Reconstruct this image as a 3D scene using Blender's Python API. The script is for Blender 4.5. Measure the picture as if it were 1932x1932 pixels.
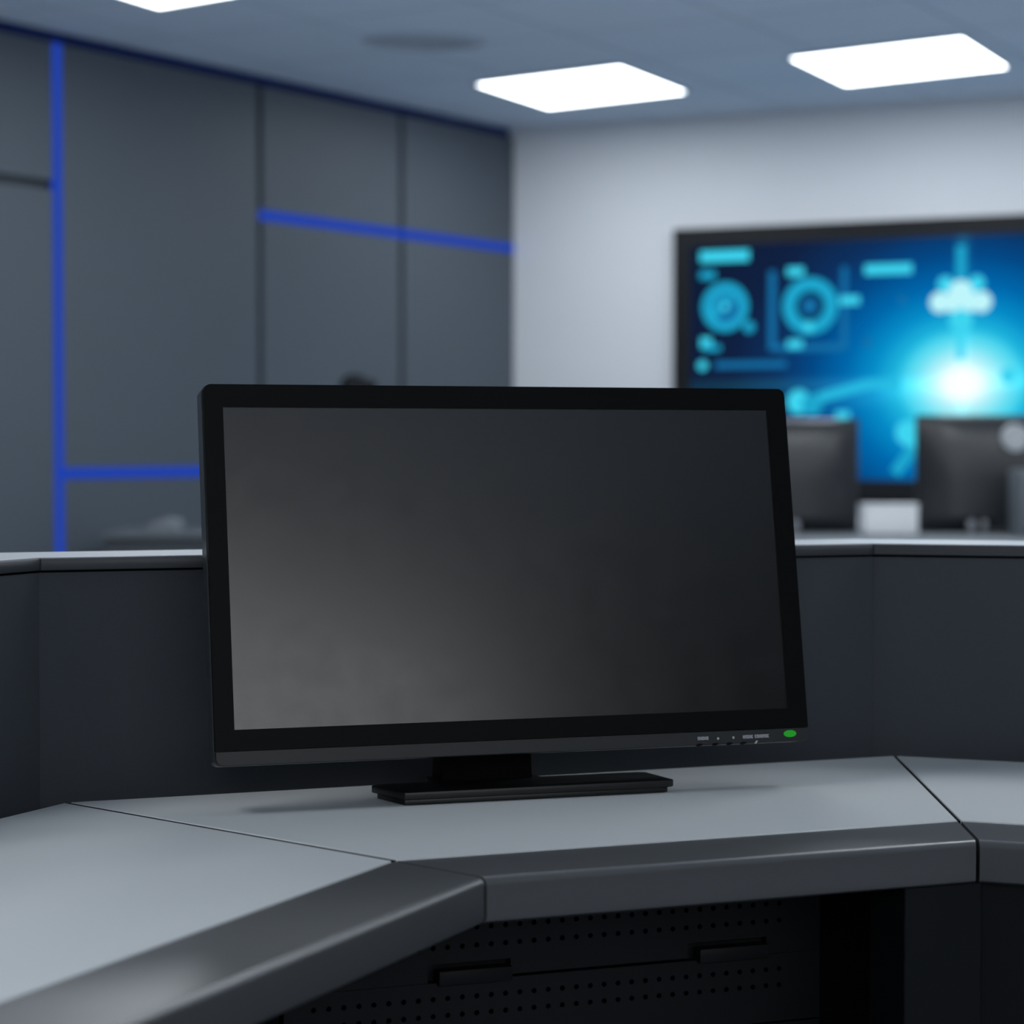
import bpy, bmesh, math
from mathutils import Vector, Matrix

# ------------------------------------------------------------------ clear
for o in list(bpy.data.objects):
    bpy.data.objects.remove(o, do_unlink=True)
scene = bpy.context.scene
COL = scene.collection

# ------------------------------------------------------------------ camera
cam_d = bpy.data.cameras.new('camera')
cam = bpy.data.objects.new('camera', cam_d)
COL.objects.link(cam)
cam_d.sensor_width = 36.0
cam_d.sensor_fit = 'HORIZONTAL'
cam_d.lens = 36.0 * 4200.0 / 1932.0
cam_d.clip_start = 0.05
cam_d.clip_end = 60
CAM_Z = 1.072
cam.location = (0, 0, CAM_Z)
cam.rotation_euler = (math.radians(90 - 1.691), 0, 0)
cam_d.dof.use_dof = True
cam_d.dof.focus_distance = 2.04
cam_d.dof.aperture_fstop = 5.2
scene.camera = cam

# ------------------------------------------------------------------ world, exposure
w = bpy.data.worlds.new('world')
scene.world = w
w.use_nodes = True
w.node_tree.nodes['Background'].inputs[0].default_value = (0.35, 0.45, 0.6, 1)
w.node_tree.nodes['Background'].inputs[1].default_value = 0.02
scene.view_settings.view_transform = 'Standard'
scene.view_settings.look = 'None'
scene.view_settings.exposure = 0.0
scene.view_settings.gamma = 1.0
scene.view_settings.use_curve_mapping = False

LAMP_STRENGTH = 8.6                   # radiance of the ceiling light diffusers
LAMP_COLOR = (0.90, 0.96, 1.0)

# ------------------------------------------------------------------ materials
def lin(r, g, b):
    f = lambda c: (c / 255) / 12.92 if c / 255 <= 0.04045 else ((c / 255 + 0.055) / 1.055) ** 2.4
    return (f(r), f(g), f(b))

def mat(name, color, rough=0.5, metal=0.0, spec=0.5, var=0.06, scale=40.0, bump=0.0, bscale=600.0, coat=0.0):
    """principled material with a little procedural colour and roughness variation"""
    m = bpy.data.materials.new(name)
    m.use_nodes = True
    nt = m.node_tree
    N, L = nt.nodes, nt.links
    p = N['Principled BSDF']
    p.inputs['Metallic'].default_value = metal
    p.inputs['Specular IOR Level'].default_value = spec
    p.inputs['Coat Weight'].default_value = coat
    tc = N.new('ShaderNodeTexCoord')
    nz = N.new('ShaderNodeTexNoise')
    nz.inputs['Scale'].default_value = scale
    nz.inputs['Detail'].default_value = 3
    L.new(tc.outputs['Object'], nz.inputs['Vector'])
    mx = N.new('ShaderNodeMix')
    mx.data_type = 'RGBA'
    mx.inputs[6].default_value = tuple(c * (1 - var) for c in color) + (1,)
    mx.inputs[7].default_value = tuple(min(1, c * (1 + var)) for c in color) + (1,)
    L.new(nz.outputs['Fac'], mx.inputs[0])
    L.new(mx.outputs[2], p.inputs['Base Color'])
    mr = N.new('ShaderNodeMapRange')
    mr.inputs['To Min'].default_value = max(0.0, rough - 0.04)
    mr.inputs['To Max'].default_value = min(1.0, rough + 0.04)
    L.new(nz.outputs['Fac'], mr.inputs['Value'])
    L.new(mr.outputs['Result'], p.inputs['Roughness'])
    if bump > 0:
        n2 = N.new('ShaderNodeTexNoise')
        n2.inputs['Scale'].default_value = bscale
        L.new(tc.outputs['Object'], n2.inputs['Vector'])
        b = N.new('ShaderNodeBump')
        b.inputs['Strength'].default_value = bump
        b.inputs['Distance'].default_value = 0.001
        L.new(n2.outputs['Fac'], b.inputs['Height'])
        L.new(b.outputs['Normal'], p.inputs['Normal'])
    return m

def emit(name, color, strength):
    m = bpy.data.materials.new(name)
    m.use_nodes = True
    nt = m.node_tree
    nt.nodes.clear()
    e = nt.nodes.new('ShaderNodeEmission')
    e.inputs[0].default_value = tuple(color) + (1,)
    e.inputs[1].default_value = strength
    o = nt.nodes.new('ShaderNodeOutputMaterial')
    nt.links.new(e.outputs[0], o.inputs[0])
    return m

M = dict(
    wall=mat('pale_wall_paint', (0.76, 0.785, 0.825), 0.7, var=0.02, scale=3, bump=0.05, bscale=200),
    wall_dim=mat('grey_wall_paint', (0.26, 0.27, 0.285), 0.8, var=0.03, scale=3),
    panel=mat('slate_wall_panel', (0.082, 0.100, 0.122), 0.55, spec=0.35, var=0.06, scale=1.2),
    groove=mat('dark_groove', (0.03, 0.034, 0.04), 0.6),
    floor=mat('pale_grey_floor', (0.42, 0.45, 0.49), 0.95, var=0.25, scale=260, bump=0.4, bscale=400),
    worktop=mat('light_grey_laminate', (0.60, 0.62, 0.625), 0.38, spec=0.4, var=0.02, scale=300),
    trim=mat('graphite_edge_trim', (0.078, 0.081, 0.086), 0.30, spec=0.7, var=0.02, scale=3),
    partition=mat('charcoal_fabric_panel', (0.058, 0.066, 0.078), 0.75, spec=0.2, var=0.12, scale=500, bump=0.15, bscale=1500),
    cap=mat('grey_cap_top', (0.50, 0.52, 0.55), 0.35, spec=0.5, var=0.02),
    cap_edge=mat('dark_cap_edge', (0.05, 0.054, 0.062), 0.45, spec=0.4),
    cabinet=mat('black_cabinet_steel', (0.0060, 0.0078, 0.0098), 0.5, spec=0.22, var=0.1, scale=20),
    black=mat('deep_black', (0.004, 0.004, 0.005), 0.8, spec=0.1),
    bezel=mat('black_bezel_plastic', (0.0028, 0.0032, 0.0034), 0.4, spec=0.08, var=0.1, scale=900, bump=0.12, bscale=1600),
    chin=mat('dark_grey_chin_plastic', (0.013, 0.0145, 0.016), 0.42, spec=0.4, var=0.08, scale=900, bump=0.1, bscale=1600),
    shell=mat('black_shell_plastic', (0.026, 0.030, 0.034), 0.3, spec=0.6, var=0.1, scale=500),
    screen=mat('matte_screen', (0.0040, 0.0033, 0.0024), 0.215, spec=0.5, var=0.0),

    base=mat('black_base_plastic', (0.006, 0.0065, 0.007), 0.36, spec=0.4, var=0.1, scale=500),
    print=mat('white_print', (0.45, 0.46, 0.48), 0.6),
    back_shell=mat('dark_monitor_back', (0.016, 0.018, 0.022), 0.36, spec=0.7, var=0.05),
    silver=mat('silver_metal', (0.30, 0.31, 0.34), 0.4, metal=0.6),
    badge=mat('pale_badge', (0.60, 0.63, 0.66), 0.5),
    badge_mark=mat('grey_badge_mark', (0.38, 0.40, 0.43), 0.5),
    white=mat('white_card', (0.88, 0.90, 0.92), 0.6, var=0.02),
    tower=mat('grey_case', (0.13, 0.15, 0.17), 0.5),
    desk=mat('mid_grey_desk', (0.165, 0.185, 0.205), 0.6),
    cab_top=mat('grey_cabinet_top', (0.11, 0.125, 0.14), 0.6),
    desk_dark=mat('dark_desk_front', (0.045, 0.052, 0.062), 0.5),
    phone=mat('pale_grey_plastic', (0.20, 0.225, 0.25), 0.6),
    lamp_black=mat('black_lamp_metal', (0.007, 0.008, 0.010), 0.6, spec=0.15),
    tv_frame=mat('dark_display_frame', (0.010, 0.012, 0.015), 0.5, spec=0.25),
    tv_edge=mat('black_display_edge', (0.006, 0.0065, 0.007), 0.5, spec=0.3),
    fixture=mat('white_fixture_frame', (0.55, 0.58, 0.62), 0.5),
    vent=mat('grey_vent_metal', (0.46, 0.53, 0.62), 0.8),
    led_blue=emit('blue_led_light', (0.016, 0.066, 0.54), 0.8),
    led_dim=emit('dim_navy_led_light', (0.003, 0.009, 0.055), 0.6),
    led_green=emit('green_power_light', (0.02, 0.28, 0.025), 0.9),
    frosted=emit('frosted_daylight_glass', (0.97, 0.985, 1.0), 3.1),
    diffuser=emit('lamp_diffuser', LAMP_COLOR, LAMP_STRENGTH),
)

def ceiling_material():
    m = mat('ceiling_tile', (0.63, 0.73, 0.86), 0.85, spec=0.2, var=0.03, scale=2)
    nt = m.node_tree
    N, L = nt.nodes, nt.links
    p = N['Principled BSDF']
    old = p.inputs['Base Color'].links[0].from_socket
    tc = N.new('ShaderNodeTexCoord')
    mp = N.new('ShaderNodeMapping')
    mp.inputs['Rotation'].default_value = (0, 0, math.radians(30))
    br = N.new('ShaderNodeTexBrick')
    br.offset = 0
    br.inputs['Scale'].default_value = 1.0
    br.inputs['Brick Width'].default_value = 0.75
    br.inputs['Row Height'].default_value = 0.75
    br.inputs['Mortar Size'].default_value = 0.009
    br.inputs['Color1'].default_value = (1, 1, 1, 1)
    br.inputs['Color2'].default_value = (0.95, 0.95, 0.95, 1)
    br.inputs['Mortar'].default_value = (0.7, 0.7, 0.72, 1)
    L.new(tc.outputs['Object'], mp.inputs['Vector'])
    L.new(mp.outputs['Vector'], br.inputs['Vector'])
    mul = N.new('ShaderNodeMix')
    mul.data_type = 'RGBA'
    mul.blend_type = 'MULTIPLY'
    mul.inputs[0].default_value = 1.0
    L.new(old, mul.inputs[6])
    L.new(br.outputs['Color'], mul.inputs[7])
    L.new(mul.outputs[2], p.inputs['Base Color'])
    return m
M['ceiling'] = ceiling_material()
M['screen'].node_tree.nodes['Principled BSDF'].inputs['IOR'].default_value = 1.6   # glossy coated glass

# ------------------------------------------------------------------ mesh helpers
class MB:
    """collects faces, builds one mesh object"""
    def __init__(self):
        self.v, self.f, self.m = [], [], []
    def face(self, pts, mi=0):
        i = len(self.v)
        self.v += [tuple(p) for p in pts]
        self.f.append(list(range(i, i + len(pts))))
        self.m.append(mi)
    def loft(self, rings, mi=0, close=True, cap=True):
        """rings: lists of points of equal length"""
        i = len(self.v)
        n = len(rings[0])
        for r in rings:
            self.v += [tuple(p) for p in r]
        for k in range(len(rings) - 1):
            for j in range(n if close else n - 1):
                a, b = i + k * n + j, i + k * n + (j + 1) % n
                self.f.append([a, b, b + n, a + n])
                self.m.append(mi)
        if cap:
            self.f.append(list(range(i, i + n))[::-1])
            self.m.append(mi)
            e = i + (len(rings) - 1) * n
            self.f.append(list(range(e, e + n)))
            self.m.append(mi)
    def prism(self, xy, z0, z1, mi=0):
        self.loft([[(x, y, z0) for x, y in xy], [(x, y, z1) for x, y in xy]], mi)
    def box(self, x0, x1, y0, y1, z0, z1, mi=0):
        self.prism([(x0, y0), (x1, y0), (x1, y1), (x0, y1)], z0, z1, mi)
    def cyl(self, a, b, r0, r1=None, n=24, mi=0):
        a, b = Vector(a), Vector(b)
        r1 = r0 if r1 is None else r1
        d = (b - a).normalized()
        s = d.orthogonal().normalized()
        t = d.cross(s)
        ring = lambda c, r: [c + r * (math.cos(k * 2 * math.pi / n) * s + math.sin(k * 2 * math.pi / n) * t) for k in range(n)]
        self.loft([ring(a, r0), ring(b, r1)], mi)
    def lathe(self, c, prof, n=32, mi=0, cap=True):
        c = Vector(c)
        self.loft([[c + Vector((r * math.cos(k * 2 * math.pi / n), r * math.sin(k * 2 * math.pi / n), z)) for k in range(n)] for r, z in prof], mi, True, cap)
    def build(self, name, mats, parent=None, bevel=0.0, seg=2, smooth=False, xf=None, flip_fix=True):
        if not isinstance(mats, (list, tuple)):
            mats = [mats]
        me = bpy.data.meshes.new(name)
        base = Vector(parent['_o']) if parent is not None and '_o' in parent else Vector((0, 0, 0))
        vs = [Vector(p) for p in self.v]
        if xf is not None:
            vs = [Vector(xf(p)) for p in vs]
        me.from_pydata([tuple(p - base) for p in vs], [], self.f)
        for mm in mats:
            me.materials.append(mm)
        for p, i in zip(me.polygons, self.m):
            p.material_index = i
        bm = bmesh.new()
        bm.from_mesh(me)
        bmesh.ops.remove_doubles(bm, verts=bm.verts, dist=1e-6)
        if flip_fix:
            bmesh.ops.recalc_face_normals(bm, faces=bm.faces)
        if bevel > 0:
            ed = [e for e in bm.edges if len(e.link_faces) == 2 and e.calc_face_angle(0) > 0.5]
            bmesh.ops.bevel(bm, geom=ed, offset=bevel, segments=seg, affect='EDGES', profile=0.5, clamp_overlap=True)
        bm.to_mesh(me)
        bm.free()
        if smooth or bevel > 0:
            for p in me.polygons:
                p.use_smooth = True
            me.set_sharp_from_angle(angle=math.radians(35))
        o = bpy.data.objects.new(name, me)
        COL.objects.link(o)
        if parent is not None:
            o.parent = parent
            if '_o' in parent:
                o['_o'] = (0.0, 0.0, 0.0)
                del o['_o']
        return o

ROOTS = []
def thing(name, label, cat, loc=(0, 0, 0), rotz=0.0, group=None, local=False):
    o = bpy.data.objects.new(name, None)
    o.empty_display_size = 0.1
    COL.objects.link(o)
    o.location = loc
    o.rotation_euler = (0, 0, rotz)
    tag(o, label, cat, group)
    if not local:
        o['_o'] = tuple(loc)       # parts are modelled in room coordinates
        ROOTS.append(o)
    return o
def tag(o, label, cat, group=None):
    o['label'] = label
    o['category'] = cat
    if group:
        o['group'] = group
    return o
def structure(o):
    o['kind'] = 'structure'
    return o
def sub(name, mb, m, part, base=None, **k):
    """a sub-part: modelled in the same coordinates as its part"""
    had = '_o' in part
    if base is not None:
        part['_o'] = base
    o = mb.build(name, m, part, **k)
    if base is not None and not had:
        del part['_o']
    return o

def rrect(u0, u1, v0, v1, r, n=6):
    pts = []
    for cx, cy, a0 in ((u1 - r, v0 + r, -90), (u1 - r, v1 - r, 0), (u0 + r, v1 - r, 90), (u0 + r, v0 + r, 180)):
        for k in range(n + 1):
            a = math.radians(a0 + 90 * k / n)
            pts.append((cx + r * math.cos(a), cy + r * math.sin(a)))
    return pts

# ================================================================== ROOM
CEIL = 2.802
C0 = Vector((-0.012, 12.2))                       # corner of left and back wall
DL = Vector((-0.555, -0.832)); NL = Vector((0.832, -0.555))
DB = Vector((0.9056, -0.4242)); NB = Vector((-0.4242, -0.9056))
cL = C0 + DL * 12.47
cB = C0 + DB * 8.4
rear = lambda x: Vector((x, -2.72 - 0.479 * (x - 2.56)))   # rear wall, parallel to the back wall
room = [C0, cB, rear(cB.x), cL]

f = MB(); f.prism([tuple(p) for p in room], -0.05, 0.0)
structure(f.build('floor', M['floor']))
c = MB(); c.prism([tuple(p) for p in room], CEIL, CEIL + 0.05)
structure(c.build('ceiling', M['ceiling']))
def wall(name, a, b, m, t=0.12):
    d = (b - a).normalized()
    n = Vector((-d.y, d.x))
    cen = sum(room, Vector((0, 0))) / len(room)
    if n.dot(cen - a) > 0:
        n = -n
    q = MB()
    q.prism([tuple(a), tuple(b), tuple(b + n * t), tuple(a + n * t)], 0.0, CEIL)
    return structure(q.build(name, m))
wl = wall('wall_left', C0, cL, M['groove'])
wall('wall_back', C0, cB, M['wall'])
wall('wall_right', cB, room[2], M['wall'])
wr = wall('wall_rear', room[2], cL, M['wall_dim'])
# unseen glowing window, added to give the monitor screen its lower-left gradient
WA, WB = rear(-0.6), rear(3.7)
wd = (WB - WA).normalized(); wn = Vector((-wd.y, wd.x))
win = bpy.data.objects.new('window_1', None); COL.objects.link(win)
win.location = ((WA.x + WB.x) / 2, (WA.y + WB.y) / 2, 1.45)
win['_o'] = tuple(win.location)
structure(win); ROOTS.append(win)
L_ = (WB - WA).length
def wbox(q, a, b, z0, z1, o0, o1):
    p = [WA + wd * a + wn * o0, WA + wd * b + wn * o0, WA + wd * b + wn * o1, WA + wd * a + wn * o1]
    q.prism([tuple(x) for x in p], z0, z1)
q = MB()
WZ0, WZ1 = 1.45, 2.45
wbox(q, -0.05, L_ + 0.05, WZ1, WZ1 + 0.05, 0.001, 0.03); wbox(q, -0.05, L_ + 0.05, WZ0 - 0.05, WZ0, 0.001, 0.03)
for k in range(4):
    wbox(q, k * L_ / 3 - 0.03, k * L_ / 3 + 0.03, WZ0, WZ1, 0.001, 0.03)
q.build('window_frame', M['fixture'], win)
for k in range(3):
    q = MB(); wbox(q, k * L_ / 3 + 0.03, (k + 1) * L_ / 3 - 0.03, WZ0, WZ1, 0.004, 0.012)
    q.build('pane', M['frosted'], win)

# cladding panels of the left wall
def wl_pt(s, off):
    return C0 + DL * s + NL * off
def wl_box(s0, s1, z0, z1, o0, o1):
    q = MB()
    q.prism([tuple(wl_pt(s0, o0)), tuple(wl_pt(s1, o0)), tuple(wl_pt(s1, o1)), tuple(wl_pt(s0, o1))], z0, z1)
    return q
G = 0.0175
TOP = CEIL - 0.05
cols = [(0.004, 1.029, (2.15,)), (1.029, 2.134, (2.15,)), (2.134, 3.440, (0.96,)), (3.440, 5.1, (2.158,)),
        (5.1, 6.7, (0.96,)), (6.7, 8.6, (2.158,)), (8.6, 10.6, (0.96,)), (10.6, 12.4, (2.158,))]
for s0, s1, cuts in cols:
    zs = [0.0] + list(cuts) + [TOP]
    for z0, z1 in zip(zs[:-1], zs[1:]):
        q = wl_box(s0 + (G if s0 > 0.01 else 0), s1 - G, z0 + (G if z0 > 0 else 0.0), z1 - (G if z1 < TOP else 0), 0.0, 0.03)
        q.build('panel', M['panel'], wl, bevel=0.003, seg=1)

# blue light strips set in the grooves
def strip(s0, s1, z0, z1, label):
    t = thing('light_strip', label, 'light strip', tuple(wl_pt(s0, 0)) + (z0,), group='bright blue light strips on the panelled wall')
    wl_box(s0, s1, z0, z1, 0.002, 0.018).build('channel', M['groove'], t)
    e = min(s1 - s0, z1 - z0) * 0.03
    wl_box(s0 + e, s1 - e, z0 + e, z1 - e, 0.018, 0.033).build('light_bar', M['led_blue'], t)
strip(3.414, 3.466, 0.0, TOP, 'tall vertical blue light strip running up the dark panelled wall')
strip(0.004, 2.134, 2.125, 2.175, 'upper horizontal blue light strip ending at the white back wall')
strip(2.152, 3.413, 0.934, 0.983, 'lower horizontal blue light strip branching from the vertical strip behind the monitor')
t = thing('cove_light', 'dim navy blue light line along the top of the panelled wall under the ceiling', 'light strip', tuple(wl_pt(6.2, 0)) + (TOP + 0.006,))
wl_box(0.02, 12.3, TOP + 0.006, CEIL - 0.004, 0.001, 0.012).build('light_bar', M['led_dim'], t)  # added glow that tints the gap under the ceiling navy

# ================================================================== CEILING LIGHTS
BC = Vector((0.186, 11.379))
RA, RB = Vector((1.405, -0.714)), Vector((-1.571, -2.587))
E1, E2 = Vector((0.661, -0.498)), Vector((-0.358, -0.735))
def ceiling_light(i, j, label, group=None):
    o = BC + RA * i + RB * j
    t = thing('ceiling_light', label, 'ceiling light', (o.x, o.y, CEIL), group=group)
    inner = [o, o + E1, o + E1 + E2, o + E2]
    cen = (inner[0] + inner[2]) / 2
    outer = [cen + (p - cen) * 1.045 for p in inner]
    q = MB()
    z0, z1 = CEIL - 0.012, CEIL
    for k in range(4):
        a, b = k, (k + 1) % 4
        q.loft([[tuple(inner[a]) + (z0,), tuple(outer[a]) + (z0,), tuple(outer[a]) + (z1,), tuple(inner[a]) + (z1,)],
                [tuple(inner[b]) + (z0,), tuple(outer[b]) + (z0,), tuple(outer[b]) + (z1,), tuple(inner[b]) + (z1,)]])
    q.build('frame', M['fixture'], t)
    d = MB()
    d.prism([tuple(cen + (p - cen) * 0.995) for p in inner], CEIL - 0.009, CEIL - 0.001)
    d.build('diffuser', M['diffuser'], t)
    return t
ceiling_light(0, 0, 'glowing square ceiling light nearest the corner where the walls meet')
ceiling_light(1, 0, 'glowing square ceiling light above the wall display, on the right')
ceiling_light(0, 1, 'ceiling light cut off by the top edge above the blue vertical strip')
for i, j in ((2, 0), (3, 0), (1, 1), (2, 1), (3, 1), (4, 1), (0, 2), (1, 2), (2, 2), (3, 2), (4, 2), (5, 2), (2, 3)):
    ceiling_light(i, j, 'square ceiling light panel farther along the ceiling, out of view', 'ceiling lights out of view')

# round ceiling vent
t = thing('ceiling_vent', 'oval dark grey vent in the ceiling left of the lights', 'vent', (-0.37, 9.548, CEIL))
oval = lambda p: (p[0], 9.548 + (p[1] - 9.548) * 0.62, p[2])
q = MB(); q.lathe((-0.37, 9.548, CEIL), [(0.265, 0.0), (0.262, -0.012), (0.235, -0.016), (0.225, -0.004), (0.225, 0.0)], 48)
q.build('rim', M['vent'], t, smooth=True, xf=oval)
for r in (0.19, 0.145, 0.10, 0.055):
    q = MB(); q.lathe((-0.37, 9.548, CEIL), [(r, -0.002), (r + 0.012, -0.018), (r - 0.004, -0.020), (r - 0.014, -0.002)], 40)
    q.build('ring', M['vent'], t, smooth=True, xf=oval)
q = MB(); q.lathe((-0.37, 9.548, CEIL), [(0.226, -0.0005), (0.226, -0.0015)], 40)
q.build('backing', M['vent'], t, xf=oval)

# ================================================================== CONSOLE
F1 = Vector((-0.0940, 1.7772)); F2 = Vector((0.3971, 1.9670))
V1 = Vector((-0.8392, 0.7570)); V2 = Vector((0.0369, 1.0788))
def udir(a): return Vector((math.cos(math.radians(a)), math.sin(math.radians(a))))
UC, UL, UR = udir(20.2), udir(65.2), udir(-21.0)
bk = lambda u: Vector((-u.y, u.x))
fold1 = lambda d: F1 + V1 * d
fold2 = lambda d: F2 + V2 * d
endL = lambda d: F1 - UL * 1.35 + bk(UL) * (d * 1.08)
endR = lambda d: F2 + UR * 1.3 + bk(UR) * (d * 1.02)
P1, P2 = Vector((-0.4467, 2.0987)), Vector((0.3906, 2.4071))
W1, W2 = Vector((-0.734, 0.796)), Vector((0.034, 1.079))
UR2 = udir(-16.0)
part1 = lambda d: P1 + W1 * d
part2 = lambda d: P2 + W2 * d
partL = lambda d: P1 - UL * 1.75 + bk(UL) * d
partR = lambda d: P2 + UR2 * 1.3 + bk(UR2) * d
ZT = 0.740
SEAM = 0.0017

def edge_profile():
    pr = [(0.0012, ZT - 0.0035), (-0.0005, ZT - 0.0008), (-0.079, ZT - 0.0012)]
    r = 0.0065
    for k in range(1, 9):
        a = math.radians(90 - 90 * k / 8)
        pr.append((-0.0805 - r * math.cos(a), ZT - 0.0012 - r + r * math.sin(a)))
    pr += [(-0.087, 0.7085), (-0.086, 0.7045), (-0.083, 0.7025), (-0.078, 0.702), (0.0012, 0.702)]
    return pr

def section(label, A, B, PA, PB, u, up, gA, gB, sA, sB):
    """one straight run of the console between two fold lines"""
    mid = (A(0.1) + B(0.1)) / 2
    t = thing('console_section', label, 'console', (mid.x, mid.y, 0), group='sections of the faceted console')
    a = lambda d: A(d) + u * (SEAM * gA)
    b = lambda d: B(d) - u * (SEAM * gB)
    pa = lambda d: PA(d) + up * (0.0001 * gA)
    pb = lambda d: PB(d) - up * (0.0001 * gB)
    # worktop
    q = MB()
    q.prism([tuple(A(0.0012) + u * gA * sA), tuple(B(0.0012) - u * gB * sB), tuple(B(0.383) - u * gB * sB), tuple(A(0.383) + u * gA * sA)], ZT - 0.025, ZT)
    q.build('worktop', M['worktop'], t, bevel=0.0008, seg=1)
    # padded edge trim
    q = MB()
    pr = edge_profile()
    ra = [tuple(a(d)) + (z,) for d, z in pr]
    rb = [tuple(b(d)) + (z,) for d, z in pr]
    n = 14
    q.loft([[tuple(Vector(x).lerp(Vector(y), k / n)) for x, y in zip(ra, rb)] for k in range(n + 1)])
    q.build('edge_trim', M['trim'], t, smooth=True)
    # upright partition behind the worktop
    q = MB()
    q.prism([tuple(pa(0)), tuple(pb(0)), tuple(pb(0.10)), tuple(pa(0.10))], 0.0, 0.9525)
    q.build('partition', M['partition'], t)
    # ledge cap on the partition
    q = MB()
    q.prism([tuple(pa(-0.003)), tuple(pb(-0.003)), tuple(pb(0.112)), tuple(pa(0.112))], 0.9548, 0.9662)
    o = q.build('ledge_cap', M['cap_edge'], t, bevel=0.001, seg=1)
    q = MB()
    q.prism([tuple(pa(-0.002)), tuple(pb(-0.002)), tuple(pb(0.111)), tuple(pa(0.111))], 0.9660, 0.9670)
    sub('cap_surface', q, M['cap'], o, base=tuple(t.location))
    q = MB()
    q.prism([tuple(pa(0.004)), tuple(pb(0.004)), tuple(pb(0.10)), tuple(pa(0.10))], 0.9525, 0.9548)
    q.build('shadow_gap', M['black'], t)
    return t

sc = section('centre console section holding the black monitor', fold1, fold2, part1, part2, UC, UC, 1, 1, 0.0034, 0.0017)
sl = section('left console section with pale worktop running out of the lower left', endL, fold1, partL, part1, UL, UL, 0, 1, 0, 0.0034)
sr = section('right console section, only its corner of pale worktop in view', fold2, endR, part2, partR, UR, UR2, 1, 0, 0.0017, 0)

# black strips standing in for the shade in the seams between the worktops
for fo, hw, d0 in ((fold1, 0.0026, 0.002), (fold2, 0.0012, 0.002)):
    q = MB()
    q.prism([tuple(fo(d0) - UC * hw), tuple(fo(d0) + UC * hw), tuple(fo(0.381) + UC * hw), tuple(fo(0.381) - UC * hw)], ZT - 0.03, ZT - 0.0006)
    q.build('seam_filler', M['black'], sc)

# ---- cabinet under the centre section
BCn = bk(UC)
Q0 = fold1(0.1215)
def CP(u, d): return Q0 + UC * u + BCn * (d - 0.1215)
def cbox(u0, u1, d0, d1, z0, z1, mi=0, q=None):
    q = q or MB()
    q.prism([tuple(CP(u0, d0)), tuple(CP(u1, d0)), tuple(CP(u1, d1)), tuple(CP(u0, d1))], z0, z1, mi)
    return q
cbox(0.004, 0.512, 0.132, 0.36, 0.02, 0.70).build('cabinet_body', M['cabinet'], sc)

def perforated(name, u0, u1, z0, z1, rows, hu0, hu1, pitch, r, d0, d1, parent, notches=()):
    """steel front with rows of round holes; notches are cut from one horizontal edge"""
    q = MB()
    P = lambda u, z, d: tuple(CP(u, d)) + (z,)
    quad = lambda a, b, c_, e: q.face([P(a, c_, d0), P(b, c_, d0), P(b, e, d0), P(a, e, d0)])
    h = pitch / 2
    zc = z0
    n = int((hu1 - hu0) / pitch) + 1
    for zr in sorted(rows):
        if zr - h > zc: 
            if zc == z0 and notches and notches[0][2] == 'bottom':
                us = u0
                zm = max(k[3] for k in notches)
                zp = zc
                for a, b, _, zn in list(notches) + [(u1, u1, '', zc)]:
                    if a > us:
                        quad(us, a, zc, zm)
                        if zp != zc: q.face([P(us, zc, d0), P(us, zp, d0), P(us, zp, d1), P(us, zc, d1)])
                        zp = zc
                    if b > a:
                        if zn < zm: quad(a, b, zn, zm)
                        q.face([P(a, zp, d0), P(a, zn, d0), P(a, zn, d1), P(a, zp, d1)])
                        q.face([P(a, zn, d0), P(b, zn, d0), P(b, zn, d1), P(a, zn, d1)])
                    us, zp = b, zn
                quad(u0, u1, zm, zr - h)
            else:
                quad(u0, u1, zc, zr - h)
        quad(u0, hu0 - h, zr - h, zr + h)
        for k in range(n):
            uc = hu0 + k * pitch
            m = 12
            ci = [(uc + r * math.cos(2 * math.pi * j / m), zr + r * math.sin(2 * math.pi * j / m)) for j in range(m)]
            def sq(j):
                x, y = math.cos(2 * math.pi * j / m), math.sin(2 * math.pi * j / m)
                s = max(abs(x), abs(y))
                return (uc + h * x / s, zr + h * y / s)
            so = [sq(j) for j in range(m)]
            for j in range(m):
                e = (j + 1) % m
                sj, se = so[j], so[e]
                ring = [P(ci[j][0], ci[j][1], d0), P(ci[e][0], ci[e][1], d0), P(se[0], se[1], d0)]
                corner = None
                for cx in (-1, 1):
                    for cy in (-1, 1):
                        cpt = (uc + cx * h, zr + cy * h)
                        if abs(sj[0] - se[0]) > 1e-7 and abs(sj[1] - se[1]) > 1e-7:
                            if (abs(cpt[0] - sj[0]) < 1e-7 or abs(cpt[1] - sj[1]) < 1e-7) and (abs(cpt[0] - se[0]) < 1e-7 or abs(cpt[1] - se[1]) < 1e-7) and math.hypot(cpt[0] - sj[0], cpt[1] - sj[1]) < h:
                                corner = cpt
                if corner:
                    ring.append(P(corner[0], corner[1], d0))
                ring.append(P(sj[0], sj[1], d0))
                q.face(ring)
                q.face([P(ci[j][0], ci[j][1], d0), P(ci[e][0], ci[e][1], d0), P(ci[e][0], ci[e][1], d1), P(ci[j][0], ci[j][1], d1)], 1)
            q.face([P(x, y, d1) for x, y in ci], 1)
        quad(hu0 + (n - 1) * pitch + h, u1, zr - h, zr + h)
        zc = zr + h
    if zc < z1:
        quad(u0, u1, zc, z1)
    # edges
    for a, b, c_, e in ((u0, u0, z0, z1), (u1, u1, z0, z1), (u0, u1, z1, z1), (u0, u1, z0, z0)):
        if a == b:
            q.face([P(a, c_, d0), P(a, e, d0), P(a, e, d1), P(a, c_, d1)])
        elif not (notches and c_ == z0):
            q.face([P(a, c_, d0), P(b, c_, d0), P(b, c_, d1), P(a, c_, d1)])
    return q.build(name, [M['cabinet'], M['black']], parent, flip_fix=False)

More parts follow.
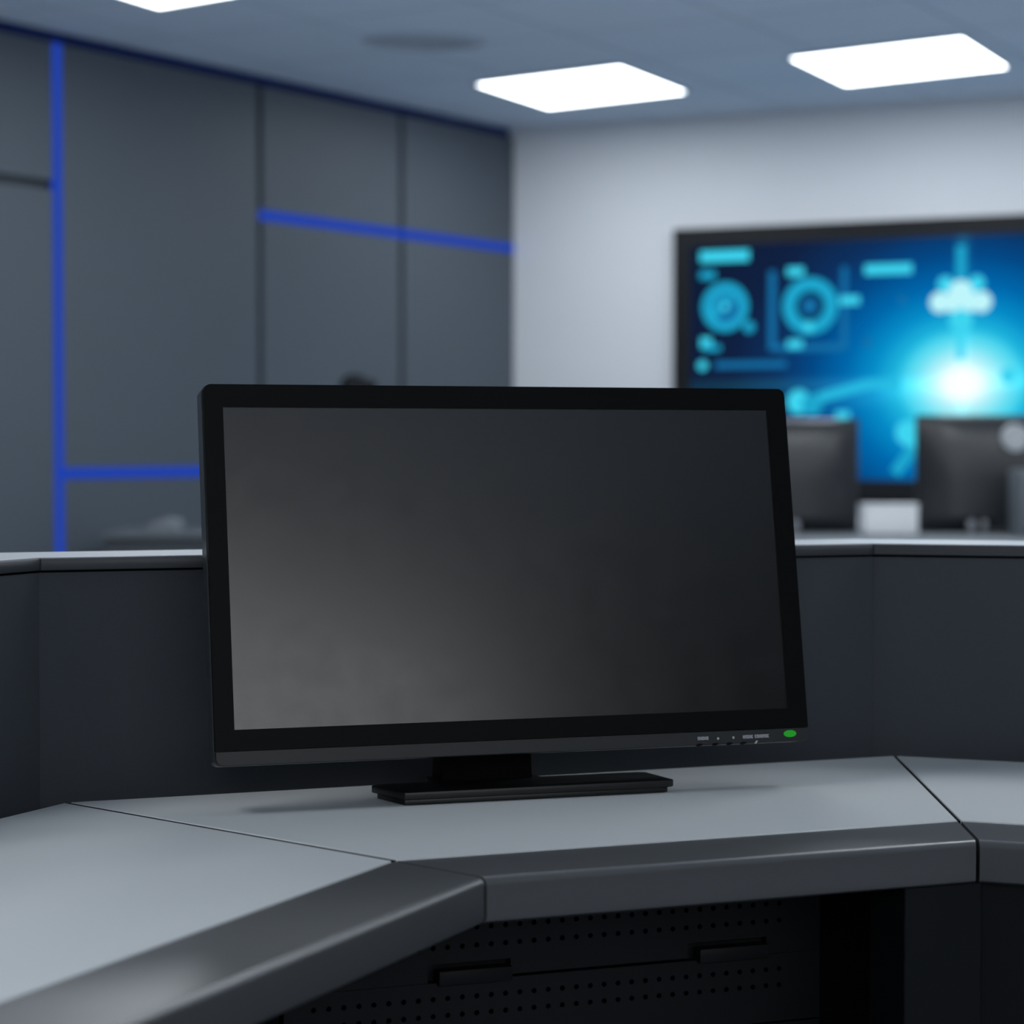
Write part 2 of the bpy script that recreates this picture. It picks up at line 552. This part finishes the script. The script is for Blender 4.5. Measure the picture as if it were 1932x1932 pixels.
HN = 0.6230
up_d = perforated('drawer', 0.003, 0.512, 0.6070, 0.698, (0.6530, 0.6372), 0.0290, 0.4735, 0.01337, 0.0024, 0.1215, 0.131, sc,
                  notches=((0.131, 0.2075, 'bottom', HN), (0.2075, 0.378, 'bottom', 0.6094), (0.378, 0.457, 'bottom', HN)))
lo_d = perforated('drawer', 0.003, 0.512, 0.5442, 0.6066, (0.5925, 0.5776), 0.0290, 0.4715, 0.01337, 0.0024, 0.1215, 0.131, sc)
cbox(0.003, 0.512, 0.1215, 0.131, 0.06, 0.5424).build('drawer', M['cabinet'], sc)
for a in (0.1395, 0.3875):
    b = a + (0.068 if a < 0.2 else 0.0695)
    q = MB()
    q.prism([tuple(CP(a, 0.1150)), tuple(CP(b, 0.1150)), tuple(CP(b, 0.1290)), tuple(CP(a, 0.1290))], 0.6045, 0.6178)
    sub('handle', q, M['cabinet'], lo_d, base=tuple(sc.location), bevel=0.0015)
# front post and dark back board of the knee space
q = MB()
pp = [Vector((0.3300, 1.8588)), Vector((0.4002, 1.8846))]
q.prism([tuple(pp[0]), tuple(pp[1]), tuple(pp[1] + BCn * 0.06), tuple(pp[0] + BCn * 0.06)], 0.0, 0.7015)
q.build('front_post', M['cabinet'], sc, bevel=0.001, seg=1)
cbox(0.514, 0.60, 0.17, 0.18, 0.0, 0.71).build('back_board', M['black'], sc)

# ---- fronts of the neighbouring sections
q = MB()
a, b = fold2(-0.0705) + UR * 0.004, endR(-0.07)
q.prism([tuple(a), tuple(b), tuple(b + bk(UR) * 0.02), tuple(a + bk(UR) * 0.02)], 0.545, 0.7015)
q.build('front_panel', M['cabinet'], sr, bevel=0.001, seg=1)
q = MB()
q.prism([tuple(a), tuple(b), tuple(b + bk(UR) * 0.02), tuple(a + bk(UR) * 0.02)], 0.0, 0.542)
q.build('front_panel', M['cabinet'], sr, bevel=0.001, seg=1)
q = MB()
a, b = fold1(0.1215) - UL * 0.002, endL(0.1215)
q.prism([tuple(b), tuple(a), tuple(a + bk(UL) * 0.02), tuple(b + bk(UL) * 0.02)], 0.0, 0.7015)
q.build('front_panel', M['cabinet'], sl)

# ================================================================== MAIN MONITOR
YAW, TILT = math.radians(17.708), math.radians(10.04)
MW, MH, MD = 0.585, 0.3503, 0.034
ct, st = math.cos(TILT), math.sin(TILT)
ZB = 0.7844 - ZT
mon = thing('monitor', 'black flat monitor with blank dark screen standing on the centre worktop', 'monitor',
            (-0.2663, 1.9910, ZT), YAW, local=True)
def tilt(p):
    u, dep, v = p                     # along the screen, depth behind the front, up the screen
    return (u, dep * ct + v * st, ZB + v * ct - dep * st)
def ring3(pts, dep): return [(u, dep, v) for u, v in pts]
SL, SR, ST, SB = 0.0185, 0.0204, 0.02135, 0.0323
CH = 0.0135
# front bezel: rounded frame around the screen opening
def frame_mesh(outer, inner_rect, dep0, dep1, q, lip):
    """outer: rounded outline; inner_rect: u0,u1,v0,v1"""
    u0, u1, v0, v1 = inner_rect
    def proj(p):
        return (min(max(p[0], u0), u1), min(max(p[1], v0), v1))
    n = len(outer)
    for k in range(n):
        a, b = outer[k], outer[(k + 1) % n]
        ia, ib = proj(a), proj(b)
        pts = [(a[0], dep0, a[1]), (b[0], dep0, b[1]), (ib[0], dep0, ib[1])]
        if ia != ib:
            pts.append((ia[0], dep0, ia[1]))
        q.face(pts)
        q.face([(a[0], dep0, a[1]), (b[0], dep0, b[1]), (b[0], dep1, b[1]), (a[0], dep1, a[1])])
        if ia != ib:
            q.face([(ia[0], dep0, ia[1]), (ib[0], dep0, ib[1]), (ib[0], lip, ib[1]), (ia[0], lip, ia[1])])
R = 0.0075
q = MB()
o_out = []
# outline whose bottom edge is the top of the chin
for u, v in rrect(0.0006, MW - 0.0006, CH, MH, R, 6):
    o_out.append((u, v))
o_out = [(u, CH) if v < CH + R + 1e-6 and v < MH / 2 else (u, v) for u, v in o_out]
seen = []
for p in o_out:
    p2 = (0.0006 if p[1] == CH and p[0] < MW / 2 else (MW - 0.0006 if p[1] == CH else p[0]), p[1])
    if not seen or (abs(p2[0] - seen[-1][0]) + abs(p2[1] - seen[-1][1])) > 1e-7:
        seen.append(p2)
if seen[0] == seen[-1]: seen.pop()
frame_mesh(seen, (SL, MW - SR, SB, MH - ST), 0.0, 0.006, q, 0.0022)
bez = q.build('bezel', M['bezel'], mon, xf=tilt)
# chin strip along the lower edge, sheen put in as a lighter colour
q = MB()
ch = [p for p in rrect(0.0006, MW - 0.0006, 0.0, CH + R + 0.004, R, 6)]
ch = [(u, min(v, CH - 0.0003)) for u, v in ch]
cl = []
for p in ch:
    p = (p[0] if p[1] < CH - 0.0005 else (0.0006 if p[0] < MW / 2 else MW - 0.0006), p[1])
    if not cl or abs(p[0] - cl[-1][0]) + abs(p[1] - cl[-1][1]) > 1e-7:
        cl.append(p)
if abs(cl[0][0] - cl[-1][0]) + abs(cl[0][1] - cl[-1][1]) < 1e-7: cl.pop()
q.loft([ring3(cl, 0.0060), ring3(cl, 0.0002)])
chin = q.build('chin', M['chin'], mon, bevel=0.0006, seg=1, xf=tilt)
# back shell with a narrow reveal behind the bezel
q = MB()
q.loft([ring3(rrect(0.0022, MW - 0.0022, 0.002, MH - 0.002, R, 6), 0.006),
        ring3(rrect(0.0022, MW - 0.0022, 0.002, MH - 0.002, R, 6), 0.0082),
        ring3(rrect(0.0, MW, 0.0002, MH + 0.0006, R, 6), 0.0082),
        ring3(rrect(0.0, MW, 0.0002, MH + 0.0006, R, 6), MD - 0.004),
        ring3(rrect(0.004, MW - 0.004, 0.003, MH - 0.003, R, 6), MD),
        ring3(rrect(0.10, MW - 0.10, 0.06, MH - 0.06, 0.02, 6), MD + 0.004),
        ring3(rrect(0.12, MW - 0.12, 0.075, MH - 0.075, 0.02, 6), MD + 0.022)])
shell = q.build('back_shell', M['shell'], mon, smooth=True, xf=tilt)
q = MB()
q.loft([ring3([(SL - 0.001, SB - 0.001), (MW - SR + 0.001, SB - 0.001), (MW - SR + 0.001, MH - ST + 0.001), (SL - 0.001, MH - ST + 0.001)], 0.0018),
        ring3([(SL - 0.001, SB - 0.001), (MW - SR + 0.001, SB - 0.001), (MW - SR + 0.001, MH - ST + 0.001), (SL - 0.001, MH - ST + 0.001)], 0.0055)])
q.build('screen', M['screen'], mon, xf=tilt)
# buttons on the underside lip, printed marks, a painted glint, power light
for u in (0.4689, 0.4855, 0.5004, 0.5149):
    q = MB()
    q.loft([ring3([(u + 0.0036 * math.cos(k * math.pi / 8), 0.0006 + 0.0013 * math.sin(k * math.pi / 8)) for k in range(16)], 0.003),
            ring3([(u + 0.0032 * math.cos(k * math.pi / 8), 0.0006 + 0.0011 * math.sin(k * math.pi / 8)) for k in range(16)], -0.0010)])
    q.build('button', M['black'], chin, xf=tilt)
def ticks(name, u0, u1, v, h, pattern):
    """a run of tiny printed characters, too small to read"""
    q = MB()
    n = len(pattern)
    s = (u1 - u0) / n
    for k, chx in enumerate(pattern):
        a = u0 + k * s
        bw = s * 0.17
        def bar(x0, x1, y0, y1):
            q.loft([ring3([(a + x0 * s, v + y0 * h), (a + x1 * s, v + y0 * h), (a + x1 * s, v + y1 * h), (a + x0 * s, v + y1 * h)], 0.0003),
                    ring3([(a + x0 * s, v + y0 * h), (a + x1 * s, v + y0 * h), (a + x1 * s, v + y1 * h), (a + x0 * s, v + y1 * h)], -0.0001)])
        if chx in 'hndo':
            bar(0.05, 0.30, 0, 1)
        if chx in 'hno':
            bar(0.58, 0.83, 0, 1)
        if chx in 'no':
            bar(0.28, 0.60, 0.72, 1)
        if chx in 'hd':
            bar(0.28, 0.62, 0.38, 0.62)
        if chx in 'do':
            bar(0.28, 0.80, 0, 0.25)
        if chx == 'd':
            bar(0.28, 0.80, 0.76, 1)
    o = q.build(name, M['print'], chin, xf=tilt)
    return o
ticks('printed_mark', 0.4674, 0.4789, 0.0050, 0.0032, 'nhoho')
ticks('printed_mark', 0.5146, 0.5256, 0.0047, 0.0032, 'hnohd')
ticks('printed_mark', 0.5272, 0.5424, 0.0048, 0.0032, 'dohonod')
for u, v in ((0.4887, 0.0058), (0.5048, 0.0061)):
    q = MB(); q.loft([ring3([(u + 0.0012 * math.cos(k * math.pi / 6), v + 0.0013 * math.sin(k * math.pi / 6)) for k in range(12)], 0.0003),
                      ring3([(u + 0.0011 * math.cos(k * math.pi / 6), v + 0.0012 * math.sin(k * math.pi / 6)) for k in range(12)], -0.0001)])
    q.build('printed_mark', M['print'], chin, xf=tilt)
q = MB(); sl4 = [(0.5262, -0.0005), (0.5284, -0.0005), (0.5302, 0.0022), (0.5282, 0.0022)]  # slanted glint painted as a small white sliver
q.loft([ring3(sl4, 0.0003), ring3(sl4, -0.0003)])
q.build('printed_mark', M['print'], chin, xf=tilt)
q = MB(); ov = [(0.5645 + 0.0066 * math.cos(k * math.pi / 12), 0.0076 + 0.0034 * math.sin(k * math.pi / 12)) for k in range(24)]
ov2 = [(0.5645 + (u - 0.5645) * 0.8, 0.0076 + (v - 0.0076) * 0.8) for u, v in ov]
q.loft([ring3(ov, 0.001), ring3(ov, -0.0006), ring3(ov2, -0.0012)])
o = q.build('power_light', M['led_green'], chin, smooth=True, xf=tilt)
o['label'] = 'oval green power light'
# foot: two stacked plates with clipped corners, then the neck
def foot(x0, x1, y0, y1, clip, tab):
    return [(x0 + clip[0], y0), (x1 - clip[1], y0), (x1, y0 + clip[1] * 0.55), (x1 - 0.008, y1 - 0.004), (x1 - 0.016, y1),
            (0.328, y1), (0.324, y1 + tab), (0.222, y1 + tab), (0.217, y1), (x0 + 0.010, y1), (x0, y1 - 0.006)]
q = MB()
q.prism(foot(0.1625, 0.4385, 0.0035, 0.058, (0.014, 0.004), 0.035), 0.0, 0.0055)
q.prism(foot(0.1575, 0.4435, 0.000, 0.060, (0.018, 0.006), 0.035), 0.0055, 0.0125)
q.build('foot', M['base'], mon, bevel=0.0012, seg=2)
q = MB()
q.loft([[(0.227, 0.055, 0.012), (0.318, 0.055, 0.012), (0.318, 0.092, 0.012), (0.227, 0.092, 0.012)],
        [(0.228, 0.058, 0.06), (0.317, 0.058, 0.06), (0.317, 0.088, 0.06), (0.228, 0.088, 0.06)],
        [(0.240, 0.074, 0.16), (0.319, 0.074, 0.16), (0.319, 0.105, 0.16), (0.240, 0.105, 0.16)]])
q.build('neck', M['black'], mon, bevel=0.002, seg=2)

# ================================================================== WALL DISPLAY
def tvp(t, z, off): 
    p = C0 + DB * t + NB * off
    return (p.x, p.y, z)
def tvbox(q, t0, t1, z0, z1, o0, o1, mi=0):
    q.loft([[tvp(t0, z0, o0), tvp(t1, z0, o0), tvp(t1, z1, o0), tvp(t0, z1, o0)],
            [tvp(t0, z0, o1), tvp(t1, z0, o1), tvp(t1, z1, o1), tvp(t0, z1, o1)]], mi)
TV0, TV1, TZ0, TZ1 = 0.972, 4.03, 0.785, 2.212
S0, S1, SZ0, SZ1 = 1.072, 3.93, 0.900, 2.118
tv = thing('wall_display', 'wide dark framed wall display showing glowing blue interface graphics', 'display', tvp((TV0 + TV1) / 2, TZ0, 0))
q = MB()
tvbox(q, TV0, TV1, TZ0, TZ1, 0.0, 0.045)
q.build('housing', M['tv_edge'], tv)
q = MB()
for a in ((TV0, S0, TZ0, TZ1), (S1, TV1, TZ0, TZ1), (S0, S1, SZ1, TZ1), (S0, S1, TZ0, SZ0)):
    ins = 0.02
    x0 = a[0] + (ins if a[0] == TV0 else 0); x1 = a[1] - (ins if a[1] == TV1 else 0)
    y0 = a[2] + (ins if a[2] == TZ0 else 0); y1 = a[3] - (ins + 0.012 if a[3] == TZ1 else 0)
    tvbox(q, x0, x1, y0, y1, 0.045, 0.062)
q.build('frame', M['tv_frame'], tv)

def screen_material():
    """lit picture of the display: navy field, a cyan burst with streaks"""
    m = bpy.data.materials.new('display_picture')
    m.use_nodes = True
    nt = m.node_tree
    N, L = nt.nodes, nt.links
    N.clear()
    uv = N.new('ShaderNodeUVMap')
    sp = N.new('ShaderNodeSeparateXYZ')
    L.new(uv.outputs[0], sp.inputs[0])
    def mth(op, a, b=None, c_=None):
        n = N.new('ShaderNodeMath')
        n.operation = op
        for k, x in enumerate((a, b, c_)):
            if x is None: continue
            if isinstance(x, (int, float)): n.inputs[k].default_value = x
            else: L.new(x, n.inputs[k])
        return n.outputs[0]
    T, Z = sp.outputs[0], sp.outputs[1]
    dx = mth('SUBTRACT', T, 2.512)
    dz = mth('SUBTRACT', Z, 1.385)
    d = mth('SQRT', mth('ADD', mth('MULTIPLY', dx, dx), mth('MULTIPLY', mth('MULTIPLY', dz, dz), 1.5)))
    cr = N.new('ShaderNodeValToRGB')
    els = cr.color_ramp.elements
    stops = [(0.0, (1, 1, 1)), (0.085, (0.93, 1, 1)), (0.15, lin(180, 243, 250)), (0.23, lin(112, 226, 244)), (0.29, lin(70, 212, 238)), (0.335, lin(30, 182, 222)),
             (0.45, lin(6, 142, 202)), (0.60, lin(0, 104, 172)), (0.78, lin(3, 72, 134)), (0.96, lin(13, 48, 94)), (1.22, lin(16, 32, 64)), (1.9, lin(16, 26, 48))]
    els[0].position = 0; els[0].color = stops[0][1] + (1,)
    els[1].position = 1; els[1].color = stops[-1][1] + (1,)
    for p_, col in stops[1:-1]:
        e = els.new(p_ / 1.9); e.color = col + (1,)
    L.new(mth('DIVIDE', d, 1.9), cr.inputs[0])
    g = lambda x, wdt: mth('EXPONENT', mth('MULTIPLY', mth('MULTIPLY', x, x), -1.0 / (wdt * wdt)))
    hs = mth('MULTIPLY', g(dz, 0.032), mth('EXPONENT', mth('MULTIPLY', mth('ABSOLUTE', dx), -1.7)))
    vs = mth('MULTIPLY', g(dx, 0.03), mth('EXPONENT', mth('MULTIPLY', mth('ABSOLUTE', dz), -1.6)))
    ds = mth('MULTIPLY', g(mth('ADD', mth('SUBTRACT', dz, mth('MULTIPLY', dx, 0.13)), 0.0), 0.05), mth('EXPONENT', mth('MULTIPLY', mth('ABSOLUTE', dx), -1.9)))
    st_ = mth('MULTIPLY', mth('ADD', mth('ADD', hs, mth('MULTIPLY', ds, 0.6)), mth('MULTIPLY', vs, 0.9)), 0.5)
    mx = N.new('ShaderNodeMix'); mx.data_type = 'RGBA'; mx.blend_type = 'ADD'
    L.new(st_, mx.inputs[0])
    L.new(cr.outputs[0], mx.inputs[6])
    mx.inputs[7].default_value = lin(60, 190, 215) + (1,)
    e = N.new('ShaderNodeEmission')
    L.new(mx.outputs[2], e.inputs[0])
    e.inputs[1].default_value = 1.0
    o = N.new('ShaderNodeOutputMaterial')
    L.new(e.outputs[0], o.inputs[0])
    return m

q = MB()
SM = [screen_material(), emit('display_cyan', lin(62, 212, 240), 1.0), emit('display_mid', lin(30, 165, 205), 1.0),
      emit('display_dim', lin(22, 110, 165), 1.0), emit('display_white', lin(190, 246, 252), 1.0), emit('display_navy', lin(10, 45, 86), 1.0), emit('display_streak', lin(40, 188, 226), 1.0)]
q.face([tvp(S0, SZ0, 0.055), tvp(S1, SZ0, 0.055), tvp(S1, SZ1, 0.055), tvp(S0, SZ1, 0.055)], 0)
off = [0.0556]
def nxt():
    off[0] += 0.00004
    return off[0]
def tdisc(t, z, r, mi, r2=0.0, a0=0.0, a1=360.0, sx=1.0, n=32):
    o_ = nxt()
    pt = lambda rad, k: tvp(t + sx * rad * math.cos(math.radians(a0 + (a1 - a0) * k / n)), z + rad * math.sin(math.radians(a0 + (a1 - a0) * k / n)), o_)
    for k in range(n):
        if r2 > 0: q.face([pt(r2, k), pt(r, k), pt(r, k + 1), pt(r2, k + 1)], mi)
        else: q.face([tvp(t, z, o_), pt(r, k), pt(r, k + 1)], mi)
def trect(t0, t1, z0, z1, mi, sk=0.0):
    o_ = nxt()
    q.face([tvp(t0, z0, o_), tvp(t1, z0 + sk, o_), tvp(t1, z1 + sk, o_), tvp(t0, z1, o_)], mi)
def tline(t0, z0, t1, z1, wd, mi):
    dx, dz = t1 - t0, z1 - z0
    l = math.hypot(dx, dz); nx, nz = -dz / l * wd / 2, dx / l * wd / 2
    o_ = nxt()
    q.face([tvp(t0 - nx, z0 - nz, o_), tvp(t1 - nx, z1 - nz, o_), tvp(t1 + nx, z1 + nz, o_), tvp(t0 + nx, z0 + nz, o_)], mi)
trect(1.125, 1.395, 2.032, 2.090, 1)                                     # heading, left
trect(1.125, 1.210, 1.945, 1.985, 2)
tdisc(1.264, 1.797, 0.128, 2, 0.066, n=48)                                # left dial
tdisc(1.264, 1.797, 0.082, 3, 0.0, n=40)
tdisc(1.264, 1.797, 0.068, 2, 0.038, 20, 200)
tdisc(1.264, 1.797, 0.020, 1)
tdisc(1.210, 1.770, 0.030, 2)
tdisc(1.395, 1.690, 0.030, 2)
trect(1.502, 1.540, 1.565, 1.975, 3)                                     # bracket round the right dial
trect(1.888, 1.920, 1.565, 1.985, 3)
trect(1.540, 1.888, 1.560, 1.596, 3)
tdisc(1.724, 1.790, 0.146, 2, 0.076, n=48)
tdisc(1.724, 1.790, 0.078, 5)
tdisc(1.722, 1.790, 0.042, 3)
trect(1.690, 1.760, 1.775, 1.815, 3)
tdisc(1.716, 1.683, 0.026, 1)
trect(1.600, 1.690, 1.945, 1.990, 1)
trect(1.603, 1.685, 1.575, 1.618, 1)
trect(1.880, 1.985, 1.790, 1.836, 1)
trect(2.010, 2.255, 1.938, 1.990, 1)                                     # heading, right
tline(1.765, 1.318, 2.035, 1.386, 0.05, 6); trect(2.02, 2.20, 1.364, 1.410, 6)
trect(1.130, 1.190, 1.585, 1.640, 1)
trect(1.150, 1.240, 1.570, 1.600, 2)
tdisc(1.140, 1.494, 0.026, 1)
trect(1.210, 1.600, 1.478, 1.512, 3)
tdisc(2.206, 1.809, 0.022, 3); tdisc(2.023, 1.600, 0.022, 3)
trect(2.478, 2.526, 1.86, 2.068, 2)                                       # column over the burst
trect(2.484, 2.522, 1.50, 1.75, 1)
for t_, z_, r_, mi in ((2.425, 1.880, 0.040, 1), (2.582, 1.880, 0.040, 1), (2.503, 1.700, 0.060, 1), (2.398, 1.790, 0.052, 4),
                       (2.605, 1.788, 0.052, 4), (2.502, 1.835, 0.062, 4), (2.46, 1.79, 0.05, 4), (2.545, 1.79, 0.05, 4)):
    tdisc(t_, z_, r_, mi)
tdisc(1.665, 1.300, 0.062, 1); tdisc(1.735, 1.285, 0.055, 2)
trect(1.862, 1.936, 1.212, 1.250, 1)
tdisc(2.236, 1.140, 0.062, 1); tdisc(2.262, 1.085, 0.040, 1)
tline(2.268, 1.065, 2.170, 0.935, 0.058, 2)
tdisc(2.74, 1.42, 0.04, 1)
# right part of the picture, outside the photograph's frame
trect(3.0, 3.3, 1.93, 1.985, 1); trect(3.35, 3.8, 1.93, 1.96, 3)
tdisc(3.45, 1.62, 0.14, 2, 0.09, n=48); tdisc(3.45, 1.62, 0.03, 1)
trect(3.1, 3.75, 1.2, 1.235, 3); trect(3.1, 3.5, 1.12, 1.155, 3)
o = q.build('screen', SM, tv, flip_fix=False)
me = o.data
uvl = me.uv_layers.new(name='UVMap')
base = Vector(tv['_o'])
for lp in me.loops:
    p = me.vertices[lp.vertex_index].co + base
    tt = (Vector((p.x, p.y)) - C0).dot(DB)
    uvl.data[lp.index].uv = (tt, p.z)

# ================================================================== FAR DESK WITH MONITORS
ZD = 0.72
fd = thing('long_desk', 'long grey desk in the background carrying two monitors', 'desk', (1.9, 8.75, 0))
q = MB(); q.box(0.95, 3.3, 7.9, 9.55, ZD - 0.03, ZD)
q.build('desktop', M['desk'], fd, bevel=0.003, seg=1)
q = MB(); q.box(0.97, 3.28, 7.98, 8.0, 0.05, ZD - 0.03)
q.build('front_panel', M['desk_dark'], fd)
for x in (0.97, 3.24):
    q = MB(); q.box(x, x + 0.04, 8.0, 9.5, 0.0, ZD - 0.03)
    q.build('end_panel', M['desk_dark'], fd)

def far_monitor(x0, x1, y, zt, label, logo):
    t = thing('monitor', label, 'monitor', ((x0 + x1) / 2, y, ZD), group='monitors on the far desk seen from behind')
    zb = ZD + 0.0015
    q = MB()
    n, k_ = 40, 16
    # gently domed back
    rings = []
    for i in range(n + 1):
        a = i / n
        z = zb + (zt - zb) * a
        row = []
        for j in range(k_ + 1):
            b = j / k_
            bul = 0.085 * (1 - (2 * b - 1) ** 6) * math.sqrt(max(0.0, 1 - max(0.0, (a - 0.45) / 0.55) ** 2)) * min(1.0, a / 0.12 + 0.02) ** 0.5
            row.append((x0 + (x1 - x0) * b, y - bul, z))
        rings.append(row)
    q.loft(rings, close=False, cap=False)
    q.build('back_cover', M['back_shell'], t, smooth=True)
    q = MB(); q.loft([[(u, y, v) for u, v in rrect(x0, x1, zb, zt, 0.012)], [(u, y + 0.022, v) for u, v in rrect(x0, x1, zb, zt, 0.012)]])
    q.build('frame', M['shell'], t)
    q = MB(); q.box(x0 + 0.015, x1 - 0.015, y + 0.022, y + 0.024, zb + 0.02, zt - 0.015)
    q.build('screen', M['screen'], t)
    xm = (x0 + x1) / 2
    q = MB(); q.box(xm - 0.16, xm + 0.16, y - 0.11, y + 0.12, ZD, ZD + 0.012)
    q.build('foot', M['shell'], t, bevel=0.004)
    q = MB(); q.box(xm - 0.09, xm + 0.09, y - 0.078, y - 0.05, ZD + 0.012, ZD + 0.25)
    q.build('neck', M['shell'], t, bevel=0.006)
    if logo:
        lz, lx = zt - 0.091, xm
        q = MB(); q.cyl((lx, y - 0.055, lz), (lx, y - 0.088, lz), 0.056, 0.054, 40)
        b = q.build('emblem', M['badge'], t, smooth=True)
        b['label'] = 'pale round emblem'
        q = MB()
        ringp = lambda r, d: [(lx + r * math.cos(k * math.pi / 20), d, lz + r * math.sin(k * math.pi / 20)) for k in range(40)]
        q.loft([ringp(0.044, y - 0.0882), ringp(0.044, y - 0.0895), ringp(0.039, y - 0.0895), ringp(0.039, y - 0.0882)], cap=False)
        for zz in (0.0,):
            q.loft([[(lx - 0.018, y - 0.0882, lz + zz - 0.0035), (lx + 0.016, y - 0.0882, lz + zz + 0.0005), (lx + 0.016, y - 0.0882, lz + zz + 0.0065), (lx - 0.018, y - 0.0882, lz + zz + 0.0025)],
                    [(lx - 0.018, y - 0.0895, lz + zz - 0.0035), (lx + 0.016, y - 0.0895, lz + zz + 0.0005), (lx + 0.016, y - 0.0895, lz + zz + 0.0065), (lx - 0.018, y - 0.0895, lz + zz + 0.0025)]])
        sub('emblem_mark', q, M['badge_mark'], b, base=tuple(t.location))
    for kx, kr in logo_knobs[logo]:
        q = MB()
        q.lathe((kx, y - 0.135, ZD), [(kr * 0.5, 0.0), (kr * 0.45, 0.016), (kr, 0.020), (kr, 0.040), (kr * 0.75, 0.052), (kr * 0.3, 0.057)], 24)
        kb = q.build('knob', M['silver'], t, smooth=True)
        kb['label'] = 'silver knob in front of the foot'
logo_knobs = {False: ((1.140, 0.017),), True: ((1.848, 0.019), (1.898, 0.013))}
far_monitor(0.672, 1.412, 9.08, 1.183, 'dark monitor seen from behind, on the far desk next to the big monitor\'s right edge', False)
far_monitor(1.649, 2.420, 9.08, 1.198, 'dark monitor seen from behind with a pale round emblem, at the right edge', True)

# white box between the two monitors
t = thing('white_box', 'small plain white box standing between the two far monitors', 'box', (1.512, 8.915, ZD))
q = MB(); q.box(1.404, 1.620, 8.86, 8.97, ZD, ZD + 0.116)
q.build('body', M['white'], t, bevel=0.012, seg=3)
q = MB(); q.box(1.401, 1.623, 8.855, 8.975, ZD + 0.1135, ZD + 0.122)
q.build('lid', M['white'], t, bevel=0.004, seg=2)

# grey computer case at the right edge
t = thing('computer_case', 'plain grey upright case beside the emblem monitor at the right edge', 'computer', (2.05, 8.70, ZD))
q = MB(); q.box(1.961, 2.140, 8.60, 8.80, ZD, ZD + 0.262)
q.build('case', M['tower'], t, bevel=0.008)
q = MB(); q.box(1.971, 2.130, 8.592, 8.60, ZD + 0.015, ZD + 0.248)
q.build('front_panel', M['tower'], t, bevel=0.002)

# ================================================================== LOW CABINET BY THE LEFT WALL
t = thing('low_cabinet', 'low dark cabinet with grey top in front of the panelled wall', 'cabinet', (-1.0, 9.28, 0))
q = MB(); q.box(-1.655, -0.40, 8.96, 9.58, ZD - 0.018, ZD)
q.build('top', M['cab_top'], t, bevel=0.003, seg=1)
q = MB(); q.box(-1.640, -0.415, 8.985, 9.565, 0.04, ZD - 0.018)
q.build('body', M['desk_dark'], t)
for x0 in (-1.636, -1.230, -0.824):
    q = MB(); q.box(x0, x0 + 0.400, 8.968, 8.985, 0.06, ZD - 0.03)
    d_ = q.build('door', M['desk_dark'], t, bevel=0.002, seg=1)
    q = MB(); q.box(x0 + 0.35, x0 + 0.362, 8.955, 8.968, 0.40, 0.54)
    sub('handle', q, M['vent'], d_, base=tuple(t.location))

# wedge-shaped desk phone on it
t = thing('desk_phone', 'pale wedge-shaped desk phone lying on the low cabinet', 'phone', (-1.43, 9.25, ZD))
q = MB()
q.loft([[(-1.525, y, ZD), (-1.375, y, ZD), (-1.375, y, ZD + 0.032), (-1.388, y, ZD + 0.050), (-1.425, y, ZD + 0.048), (-1.525, y, ZD + 0.010)] for y in (9.16, 9.34)])
q.build('body', M['phone'], t, bevel=0.003, seg=2)
q = MB()
q.loft([[(-1.500, y, ZD + 0.0195), (-1.400, y, ZD + 0.0495), (-1.404, y, ZD + 0.062), (-1.432, y, ZD + 0.056), (-1.474, y, ZD + 0.040), (-1.502, y, ZD + 0.030)] for y in (9.18, 9.225)])
q.build('handset', M['phone'], t, bevel=0.004, seg=2)

# black desk lamp whose head shows over the main monitor
LX, LY = -0.648, 9.25
t = thing('desk_lamp', 'black lamp head just showing over the top edge of the monitor', 'lamp', (LX, LY, ZD))
q = MB(); q.lathe((LX, LY, ZD), [(0.085, 0.0), (0.085, 0.012), (0.07, 0.020), (0.012, 0.024)], 32)
q.build('base', M['lamp_black'], t, smooth=True)
q = MB(); q.cyl((LX, LY, ZD + 0.02), (LX + 0.02, LY, ZD + 0.60), 0.009, 0.008, 16)
q.build('stem', M['lamp_black'], t, smooth=True)
q = MB(); q.lathe((LX - 0.005, LY, ZD + 0.545), [(0.070, 0.0), (0.068, 0.03), (0.060, 0.068), (0.042, 0.097), (0.014, 0.108)], 32)
q.build('lamp_head', M['lamp_black'], t, smooth=True)
q = MB(); q.cyl((LX + 0.035, LY, ZD + 0.605), (LX + 0.085, LY, ZD + 0.595), 0.032, 0.026, 20)
q.build('joint', M['lamp_black'], t, smooth=True)

for o in ROOTS:
    if '_o' in o:
        del o['_o']
